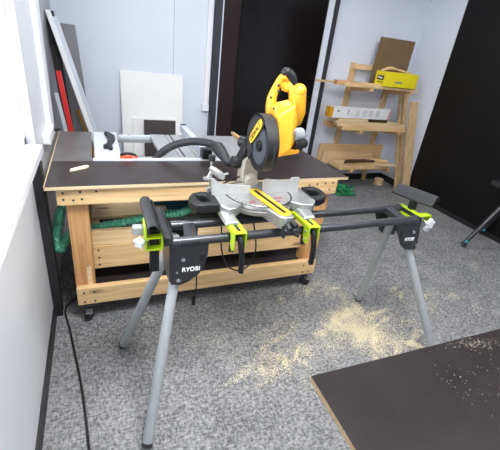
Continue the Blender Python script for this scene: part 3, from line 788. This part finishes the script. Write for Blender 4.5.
# cast base: wings, centre and front feet
m_ = MB()
m_.prism([(.466, 1.335, Z0+.002), (.488, 1.30, Z0+.002), (.525, 1.305, Z0+.002), (.60, 1.38, Z0+.002), (.60, 1.52, Z0+.002), (.466, 1.52, Z0+.002)], (0, 0, .044))
m_.prism([(.77, 1.38, Z0+.002), (.85, 1.305, Z0+.002), (.90, 1.295, Z0+.002), (.938, 1.335, Z0+.002), (.938, 1.52, Z0+.002), (.77, 1.52, Z0+.002)], (0, 0, .044))
m_.box(.55, .82, 1.42, 1.60, Z0, Z0+.044)
for x0, x1 in ((.455, .522), (.825, .895)):
    m_.hexa([(x0, 1.235, Z0), (x1, 1.235, Z0), (x1, 1.34, Z0), (x0, 1.34, Z0), (x0+.012, 1.242, Z0+.014), (x1-.012, 1.242, Z0+.014), (x1-.004, 1.34, Z0+.022), (x0+.006, 1.34, Z0+.022)])
m_.build('base', M['silver'], ms, bevel=.006, seg=3)
m_ = MB(); m_.annulus((.685, 1.45, Z0+.012), (0, 0, 1), .165, .02, .022, 40)
lab(m_.build('base_drum', M['drum'], ms, bevel=.003, smooth=True), 'dusty rounded base drum')
tt = MB().cyl((.685, 1.45, Z0+.024), (.685, 1.45, Z0+.047), .155, .15, 48).build('turntable', M['silver'], ms, bevel=.003, smooth=True)
lab(MB().annulus((.685, 1.45, Z0+.0466), (0, 0, 1), .163, .1555, .001, 60).build('rim_gap', M['ink'], tt), 'dark gap around the turntable')
m_ = MB()
for a in range(9): 
    aa = math.radians(200+a*8)
    m_.box(.685+.14*math.cos(aa)-.002, .685+.14*math.cos(aa)+.002, 1.45+.14*math.sin(aa)-.01, 1.45+.14*math.sin(aa), Z0+.047, Z0+.0476)
m_.build('angle_mark', M['ink'], tt)
for bx in ((.72, .75, 1.34, 1.35), (.74, .78, 1.378, 1.388), (.605, .63, 1.348, 1.358)):
    lab(MB().box(*bx, Z0+.0472, Z0+.048).build('warning_label', M['ink_red'], tt), 'red warning print')
# table arm with kerf plate
m_ = MB(); m_.prism([(.640, 1.36, Z0-.018), (.645, 1.20, Z0-.012), (.660, 1.168, Z0-.004), (.699, 1.168, Z0-.004), (.715, 1.20, Z0-.012), (.722, 1.36, Z0-.018)], (0, 0, .060))
ar = swing(m_.build('table_arm', M['silver'], ms, bevel=.008, seg=3), (.685, 1.45), 7.5)
k_ = MB().prism([(.650, 1.50, Z0+.0478), (.648, 1.205, Z0+.0528), (.66, 1.188, Z0+.0528), (.694, 1.188, Z0+.0528), (.708, 1.205, Z0+.0528), (.710, 1.50, Z0+.0478)], (0, 0, .003)).build('kerf_plate', M['kerf'], ms); swing(k_, (.685, 1.45), 7.5)
swing(lab(MB().prism([(.671, 1.48, Z0+.0508), (.669, 1.21, Z0+.0556), (.688, 1.21, Z0+.0556), (.690, 1.48, Z0+.0508)], (0, 0, .0008)).build('kerf_slot', M['ink'], k_), 'black slot'), (.685, 1.45), 7.5)
m_ = MB().cyl((.668, 1.17, Z0+.022), (.668, 1.145, Z0+.008), .014, .012); m_.tube([(.655, 1.175, Z0+.012), (.648, 1.165, Z0-.018), (.655, 1.16, Z0-.035)], .007); m_.cyl((.695, 1.17, Z0+.026), (.70, 1.145, Z0+.018), .012)
m_.tube([(.68, 1.16, Z0+.015), (.69, 1.145, Z0-.012), (.712, 1.135, Z0-.022)], .009)
swing(lab(m_.build('mitre_lock', M['black_plastic'], ms, smooth=True), 'black mitre lock'), (.685, 1.45), 7.5)
# fences
fz = lambda pts, y: [(x, y, z) for x, z in pts]
m_ = MB().prism(fz([(.456, .972), (.452, 1.050), (.466, 1.050), (.478, 1.036), (.51, 1.022), (.60, 1.016), (.645, 1.012), (.645, .972)], 1.452), (0, .014, 0))
m_.prism([(.47, 1.466, .972), (.51, 1.466, .972), (.51, 1.466, 1.0)], (0, 0.03, 0))
m_.build('fence', M['fence'], ms, bevel=.002)
m_ = MB().prism(fz([(.712, .972), (.705, 1.035), (.725, 1.042), (.80, 1.034), (.855, 1.034), (.858, 1.046), (.900, 1.047), (.904, .972)], 1.452), (0, .014, 0))
m_.prism([(.86, 1.466, .972), (.89, 1.466, .972), (.89, 1.466, 1.0)], (0, 0.03, 0))
m_.build('fence', M['fence'], ms, bevel=.002)
# carrying handles: black loops at both ends of the base
def handle(outer, inner):
    m_ = MB(); m_.ring([(x, y, Z0+.046) for x, y in outer], [(x, y, Z0+.046) for x, y in inner], (0, 0, -.042))
    lab(m_.build('side_handle', M['black_plastic'], ms, bevel=.01, seg=3, smooth=True), 'black carrying handle')
xy = lambda p: p[:2]
handle([xy(p) for p in ((0.365, 1.354, 0.973), (0.347, 1.404, 0.973), (0.350, 1.448, 0.973), (0.371, 1.488, 0.973), (0.416, 1.506, 0.973), (0.463, 1.501, 0.973), (0.474, 1.440, 0.973), (0.470, 1.352, 0.973))],
       [xy(p) for p in ((0.395, 1.388, 0.973), (0.387, 1.418, 0.973), (0.385, 1.450, 0.973), (0.393, 1.469, 0.973), (0.412, 1.472, 0.973), (0.433, 1.461, 0.973), (0.435, 1.427, 0.973), (0.432, 1.387, 0.973))])
handle([xy(p) for p in ((0.920, 1.351, 0.973), (0.971, 1.352, 0.973), (1.026, 1.381, 0.973), (1.046, 1.420, 0.973), (1.051, 1.467, 0.973), (1.034, 1.521, 0.973), (0.956, 1.517, 0.973), (0.920, 1.420, 0.973))],
       [xy(p) for p in ((0.948, 1.404, 0.973), (0.982, 1.403, 0.973), (1.004, 1.411, 0.973), (1.017, 1.428, 0.973), (1.018, 1.458, 0.973), (1.006, 1.484, 0.973), (0.963, 1.482, 0.973), (0.947, 1.438, 0.973))])
# hold-down clamp on the left fence
hc = MB().cyl((.462, 1.50, Z0+.03), (.462, 1.50, 1.125), .0065); hc.box(.445, .479, 1.485, 1.515, Z0+.044, Z0+.065)
hc.tube([(.455, 1.50, 1.088), (.475, 1.495, 1.075), (.50, 1.49, 1.056), (.52, 1.485, 1.042)], .016, 14, rr=[.010, .017, .020, .012])
hc.cyl((.442, 1.485, 1.038), (.442, 1.485, 1.045), .02); hc.cyl((.442, 1.485, 1.045), (.462, 1.498, 1.075), .005); hc.cyl((.515, 1.48, 1.06), (.535, 1.475, 1.068), .005)
hcl = hc.build('hold_down_clamp', M['silver'], ms, smooth=True)
lab(MB().cyl((.462, 1.50, 1.118), (.462, 1.50, 1.146), .016, .015).build('clamp_knob', M['black_plastic'], hcl, bevel=.004, smooth=True), 'black knob')
# bevel arm at the back
m_ = MB().prism([(.660, 1.60, .93), (.656, 1.60, 1.02), (.660, 1.60, 1.085), (.685, 1.60, 1.11), (.72, 1.60, 1.10), (.738, 1.60, 1.04), (.752, 1.60, .93)], (0, .08, 0))
m_.build('bevel_arm', M['silver_dusty'], ms, bevel=.008, seg=3)
lab(MB().cyl((.695, 1.56, .985), (.705, 1.62, .99), .032, .036, 20).build('pivot_boss', M['silver_dusty'], ms, bevel=.006), 'dusty pivot boss')
m_ = MB().beam((.665, 1.66, 1.06), (.70, 1.60, 1.21), .05, .06, (1, 0, 0)); m_.cyl((.615, 1.66, 1.06), (.735, 1.66, 1.06), .032)
m_.build('head_arm', M['black_plastic'], ms, bevel=.006)
m_ = MB().tube([(.735, 1.66, 1.14), (.70, 1.68, 1.15), (.68, 1.72, 1.15)], .03, 16); m_.build('dust_port', M['black_plastic'], ms, smooth=True)
# blade, guards
bc = V(.686, 1.485, 1.212)
kc = V(.686, 1.452, 1.200)
m_ = MB().annulus((.690, kc.y, kc.z), (1, 0, 0), .102, .012, .003, 60)
bl = m_.build('blade', M['blade'], ms)
UG = (0, .35, 1)
ug = MB()
ug.annulus((.686, bc.y, bc.z), (1, 0, 0), .124, .114, .056, 48, math.radians(-115), math.radians(115), u=UG)       # rim
ug.annulus((.661, bc.y, bc.z), (1, 0, 0), .124, .060, .006, 48, math.radians(-105), math.radians(75), u=(0, .8, .9))     # left cheek
ug.annulus((.711, bc.y, bc.z), (1, 0, 0), .124, .02, .006, 48, math.radians(-115), math.radians(115), u=UG)      # right cheek
ugo = ug.build('upper_guard', M['dark_grey'], ms, bevel=.002, smooth=True)
lab(ugo, 'dark grey upper guard')
lg = MB()
lg.annulus((.686, kc.y+.015, kc.z+.002), (1, 0, 0), .116, .088, .050, 40, math.radians(60), math.radians(270), u=UG)
lg.annulus((.709, kc.y+.015, kc.z+.002), (1, 0, 0), .116, .02, .004, 40, math.radians(60), math.radians(270), u=UG)
lab(lg.build('lower_guard', M['black_plastic'], ms, smooth=True), 'black lower guard')
lab(MB().annulus((.668, kc.y+.012, kc.z), (1, 0, 0), .086, .026, .005, 40).build('blade_cover', M['blade'], ms, smooth=True), 'grey disc cover')
m_ = MB().annulus((.660, kc.y, kc.z), (1, 0, 0), .024, .012, .014, 24); m_.cyl((.656, kc.y, kc.z), (.67, kc.y, kc.z), .010, seg=6)
lab(m_.build('arbor_bolt', M['black_plastic'], ms), 'dark arbor bolt')
# yellow label on the guard
le, ri = V(*(0.656, 1.552, 1.197)), V(*(0.657, 1.445, 1.312))
cen = (le+ri)/2; ul = (ri-le).normalized(); vl = V(-1, 0, 0).cross(ul)
hl_ = (ri-le).length/2
pts = []
for k in range(24):
    a = k*2*PI/24
    pts.append(cen + ul*hl_*math.copysign(abs(math.cos(a))**.6, math.cos(a)) + vl*.022*math.copysign(abs(math.sin(a))**.6, math.sin(a)))
lbl = MB().prism(pts, (-.0015, 0, 0)).build('guard_label', M['label_yellow'], ugo)
lab(lbl, 'yellow label')
lettering('lettering', 'DEWALT', hl_*.42, cen - ul*hl_*.82 - vl*.010 + V(-.0018, 0, 0), ul, vl, M['ink'], lbl, .0008, .92)
# motor housing
m_ = MB()
m_.hexa([(.722, 1.40, 1.15), (.80, 1.40, 1.20), (.80, 1.58, 1.17), (.722, 1.58, 1.13), (.722, 1.42, 1.345), (.80, 1.42, 1.395), (.80, 1.56, 1.385), (.722, 1.56, 1.335)])
m_.build('gear_housing', M['yellow'], ms, bevel=.012, seg=3)
m_ = MB().tube([(0.850, 1.500, 1.294), (0.837, 1.480, 1.351), (0.827, 1.470, 1.413), (0.821, 1.460, 1.445)], .042, 22, rr=[.028, .040, .036, .032])
m_.sphere((0.822, 1.460, 1.443), .032)
m_.prism([(0.710, 1.440, 1.378), (0.813, 1.440, 1.375), (0.838, 1.440, 1.298), (0.798, 1.440, 1.243), (0.762, 1.440, 1.183), (0.738, 1.440, 1.178)], (0, .12, 0))
m_.build('motor_housing', M['yellow'], ms, bevel=.012, seg=3, smooth=True)
m_ = MB(); m_.tube([(.735, 1.56, 1.195), (.915, 1.62, 1.19)], .045, 24)
m_.hexa([(.73, 1.49, 1.128), (.935, 1.56, 1.135), (.935, 1.63, 1.135), (.73, 1.6, 1.128), (.73, 1.49, 1.155), (.935, 1.56, 1.155), (.935, 1.63, 1.155), (.73, 1.6, 1.155)])
m_.build('motor', M['yellow'], ms, bevel=.004, seg=2)
lab(MB().cyl((.89, 1.585, 1.222), (.957, 1.605, 1.226), .034, .03, 22).build('motor_end', M['leg_grey'], ms, bevel=.006, smooth=True), 'grey motor end')
m_ = MB().cyl((.90, 1.57, 1.176), (.982, 1.60, 1.178), .026, .025, 20); lab(m_.build('motor_cap', M['black_plastic'], ms, bevel=.005, smooth=True), 'black motor cap')
# D handle
hd = smooth_path([(0.735, 1.520, 1.335), (0.724, 1.520, 1.390), (0.736, 1.520, 1.438), (0.749, 1.510, 1.479), (0.759, 1.500, 1.491), (0.783, 1.500, 1.478), (0.796, 1.490, 1.458), (0.805, 1.480, 1.435), (0.813, 1.480, 1.411)], 5)
m_ = MB().tube(hd, .02, 14, rr=[.026-.010*min(1, i/12) if i < 24 else .016+.008*(i-24)/(len(hd)-25) for i in range(len(hd))])
m_.tube([(0.733, 1.520, 1.348), (0.767, 1.500, 1.360), (0.809, 1.490, 1.374)], .028, 14, rr=[.028, .03, .03])
m_.tube([(0.758, 1.500, 1.470), (0.769, 1.500, 1.449), (0.787, 1.490, 1.443)], .016, 12, rr=[.016, .018, .014])
hdo = m_.build('handle', M['yellow'], ms, smooth=True)
m_ = MB().tube(smooth_path([(0.750, 1.500, 1.500), (0.762, 1.495, 1.512), (0.781, 1.490, 1.504), (0.796, 1.485, 1.485), (0.808, 1.480, 1.460)], 5), .02, 14, rr=[.012+.008*min(1, i/6) - .006*max(0, (i-12)/8) for i in range(21)])
lab(m_.build('grip', M['black_plastic'], hdo, smooth=True), 'black rubber grip')
m_ = MB()
for p in ((0.722, 1.470, 1.460), (0.726, 1.470, 1.436), (0.693, 1.470, 1.409), (0.717, 1.470, 1.365)): m_.sphere(Vector(p)+V(-.004, -.012, 0), .006)
m_.sphere((0.769, 1.430, 1.320), .006)
m_.build('housing_screw', M['ink'], ms)

# power cord of the saw hanging to the floor, and the loop between the brackets
pc = thing('power_cord', 'thin black power cord hanging from the mitre saw to the floor', 'cord', (.45, 1.6, 0))
MB().tube(smooth_path([(.66, 1.64, .99), (.56, 1.66, .93), (0.449, 1.660, 0.791), (0.456, 1.660, 0.591), (0.470, 1.670, 0.312), (0.464, 1.680, 0.188)], 6), .0045, 8).build('cable', M['black_plastic'], pc, smooth=True)
m_ = MB().cyl((0.461, 1.680, 0.218), (0.461, 1.680, 0.165), .011, .014, 12)
m_.build('plug', M['black_plastic'], pc, smooth=True)
lc = MB().tube(smooth_path([(.50, 1.46, .91), (0.519, 1.460, 0.806), (0.529, 1.460, 0.682), (0.558, 1.450, 0.589), (0.618, 1.440, 0.548), (0.682, 1.440, 0.573), (0.707, 1.440, 0.650), (0.699, 1.440, 0.734), (.66, 1.46, .91)], 7), .004, 8)
tag(lc.build('cable_loop', M['black_plastic'], None, smooth=True), 'thin black cable loop hanging below the mitre saw between the rails', 'cord')
# floor cord at left
fc = thing('extension_cord', 'black cord with adapter running along the floor beside the left wall', 'cord', (-.18, 1.7, 0))
MB().tube(smooth_path([(-.14, 2.12, .02), (-.2, 2.1, .012), (-0.265, 2.004, 0.006), (-0.232, 1.806, 0.006), (-0.205, 1.641, 0.006), (-0.180, 1.494, 0.006), (-0.159, 1.351, 0.006), (-0.142, 1.194, 0.006), (-0.125, 1.005, 0.006)], 8), .006, 8).build('cable', M['black_plastic'], fc, smooth=True)
m_ = MB().box(-.165, -.07, 2.08, 2.14, 0, .045); m_.box(-.21, -.165, 2.09, 2.12, 0, .03)
m_.build('adapter', M['black_plastic'], fc, bevel=.008)

#@@MISC
# ------------------------------------------------------------------ dark panel table in the foreground right
ft = thing('work_table', 'dark dusty film-faced table top in the right foreground', 'table', (1.3, .2, 0))
fz1 = .80
t = MB(); t.prism([((0.500, 0.562, 0.800))[:2] + (fz1-.018,), (1.95, .545, fz1-.018), (1.95, -.35, fz1-.018), (.485, -.35, fz1-.018)], (0, 0, .018))
bm = t.bm; bmesh.ops.recalc_face_normals(bm, faces=bm.faces); bm.normal_update()
for f in bm.faces: f.material_index = 0 if abs(f.normal.z) > .5 else 1
lab(t.build('tabletop', [M['film2'], wood('ply_edge_shaded', srgb(140, 122, 92), srgb(168, 148, 114), 'X', knots=False)], ft), 'dark film-faced plywood top with a ply edge coloured darker for shade')  # ply edge colour darkened to stand for the shade on it
MB().box(.80, 1.85, .30, .34, fz1-.11, fz1-.018).build('apron', M['pine'], ft, bevel=.002)
MB().box(.80, 1.85, -.28, -.24, fz1-.11, fz1-.018).build('apron', M['pine'], ft, bevel=.002)
for x in (.82, 1.77):
    for y in (.23, -.24): MB().box(x, x+.07, y, y+.07, 0, fz1-.018).build('leg', M['pine_z'], ft, bevel=.003)

# sawdust
rnd = random.Random(11)
def flakes(n, spots, zf, smin, smax, name, m, label):
    b = MB(); bm = b.bm
    tot = sum(s[4] for s in spots)
    for _ in range(n):
        r_ = rnd.random()*tot
        for s in spots:
            r_ -= s[4]
            if r_ <= 0: break
        a = s[5] if len(s) > 5 else 0
        u, v = rnd.gauss(0, s[2]), rnd.gauss(0, s[3])
        x, y = s[0]+u*math.cos(a)-v*math.sin(a), s[1]+u*math.sin(a)+v*math.cos(a)
        if not zf(x, y): continue
        z = zf(x, y); r0 = rnd.uniform(smin, smax); t_ = rnd.uniform(0, 6.28)
        vs = [bm.verts.new((x+r0*math.cos(t_+k*2.094)*(1 if k else .6), y+r0*math.sin(t_+k*2.094), z+rnd.uniform(.0005, .004))) for k in range(3)]
        bm.faces.new(vs)
    o = b.build(name, m)
    return tag(o, label, 'sawdust', kind='stuff')
def on_floor(x, y):
    return 0 if (x > -.3 and y > .3) else None
sp = [(*(1.511, 1.481, 0.000)[:2], .08, .07, 3), (*(1.481, 1.295, 0.000)[:2], .07, .09, 3.2), (*(1.367, 1.437, 0.000)[:2], .07, .05, 1.3), (*(1.610, 1.225, 0.000)[:2], .12, .07, 1.6), (*(1.722, 1.357, 0.000)[:2], .16, .05, .9),
      (*(1.052, 1.348, 0.000)[:2], .12, .09, 1.1), (*(0.836, 1.250, 0.000)[:2], .14, .10, .8), (*(1.556, 1.792, 0.000)[:2], .06, .12, .45), (*(1.659, 1.142, 0.000)[:2], .12, .1, .7), (*(2.739, 1.818, 0.000)[:2], .3, .3, .5), (*(1.400, 1.828, 0.000)[:2], .05, .06, .35), (*(2.200, 1.517, 0.000)[:2], .2, .15, .5), (*(0.695, 1.444, 0.000)[:2], .2, .1, .35), (*(0.719, 1.813, 0.000)[:2], .3, .08, .3)]
spots = []
for s in sp:
    x, y, z, sx, sy, w_ = s[0], s[1], s[2] if len(s) > 6 else 0, s[-3], s[-2], s[-1]
    for k in range(9):
        spots.append((x+rnd.gauss(0, sx), y+rnd.gauss(0, sy), abs(rnd.gauss(.035, .02))+.008, abs(rnd.gauss(.018, .01))+.006, w_*rnd.uniform(.3, 1.6), rnd.uniform(-.3, 1.2)))
    spots.append((x, y, sx, sy, w_*2.2, 0))
flakes(34000, spots, lambda x, y: .0008 if on_floor(x, y) is not None else None, .0012, .004, 'sawdust', M['dust'], 'pale sawdust scattered on the carpet in front of the saw stand')
tx0, ty1 = .50, .565
flakes(420, [(1.10, .525, .06, .012, 3, -.2), (1.12, .44, .16, .05, 1.2, -.4), (.95, .40, .05, .08, .8, .5), (1.05, .3, .3, .12, .5, 0)], lambda x, y: fz1+.0004 if (.53 < x < 1.9 and -.3 < y < .55) else None, .0009, .0026, 'table_dust', M['dust_grey'], 'grey-white dust specks on the dark table top in the foreground')

# folding stand at the right edge
fs = thing('folding_stand', 'black folding tool stand with teal feet at the right edge', 'stand', (3.62, 2.0, 0))
leg_top = (3.72, 1.95, .60)
def fleg(a, b):
    o = MB().tube([a, b], .022, 14).build('leg', M['black_steel'], fs, smooth=True)
    d = (Vector(a)-Vector(b)).normalized()
    lab(MB().tube([Vector(b)+d*.03, Vector(b)+d*.0+V(0, 0, 0)], .027, 14).build('foot', M['black_plastic'], o, smooth=True), 'black foot')
    lab(MB().sphere(Vector(b)+d*.055+V(-.014, -.012, 0), .016).build('foot_stud', M['teal_light'], o, smooth=True), 'teal stud')
fleg((3.72, 2.05, .62), (3.36, 2.11, .024))
fleg((3.72, 1.95, .62), (3.40, 1.45, .024))
fleg((3.74, 2.05, .62), (3.88, 2.3, .024))
fleg((3.74, 1.95, .62), (3.88, 1.5, .024))
MB().box(3.68, 3.78, 1.4, 2.3, .60, .65).build('top_beam', M['black_steel'], fs, bevel=.006)

#@@CAM
# ------------------------------------------------------------------ camera, sky, colour
cam = bpy.data.cameras.new('camera'); co = bpy.data.objects.new('camera', cam); C.objects.link(co)
rows = [[0.925315, 0.070382, -0.37261], [-0.362265, 0.454438, -0.813787], [0.112052, 0.887993, 0.445995]]
mw = Matrix([[*rows[0], 0], [*rows[1], 0], [*rows[2], 1.6], [0, 0, 0, 1]])
co.matrix_world = mw
cam.sensor_width = 36; cam.lens = 360/500*36; cam.clip_start = .02
scene.camera = co
wd = bpy.data.worlds.new('sky'); scene.world = wd; wd.use_nodes = True
nt = wd.node_tree; bg = nt.nodes['Background']
bg.inputs['Color'].default_value = (.93, .96, 1, 1); bg.inputs['Strength'].default_value = 3.0
scene.view_settings.view_transform = 'Standard'; scene.view_settings.look = 'None'
scene.view_settings.gamma = 1; scene.view_settings.use_curve_mapping = False
scene.view_settings.exposure = 1.0
scene.cycles.use_denoising = True
scene.cycles.max_bounces = 6
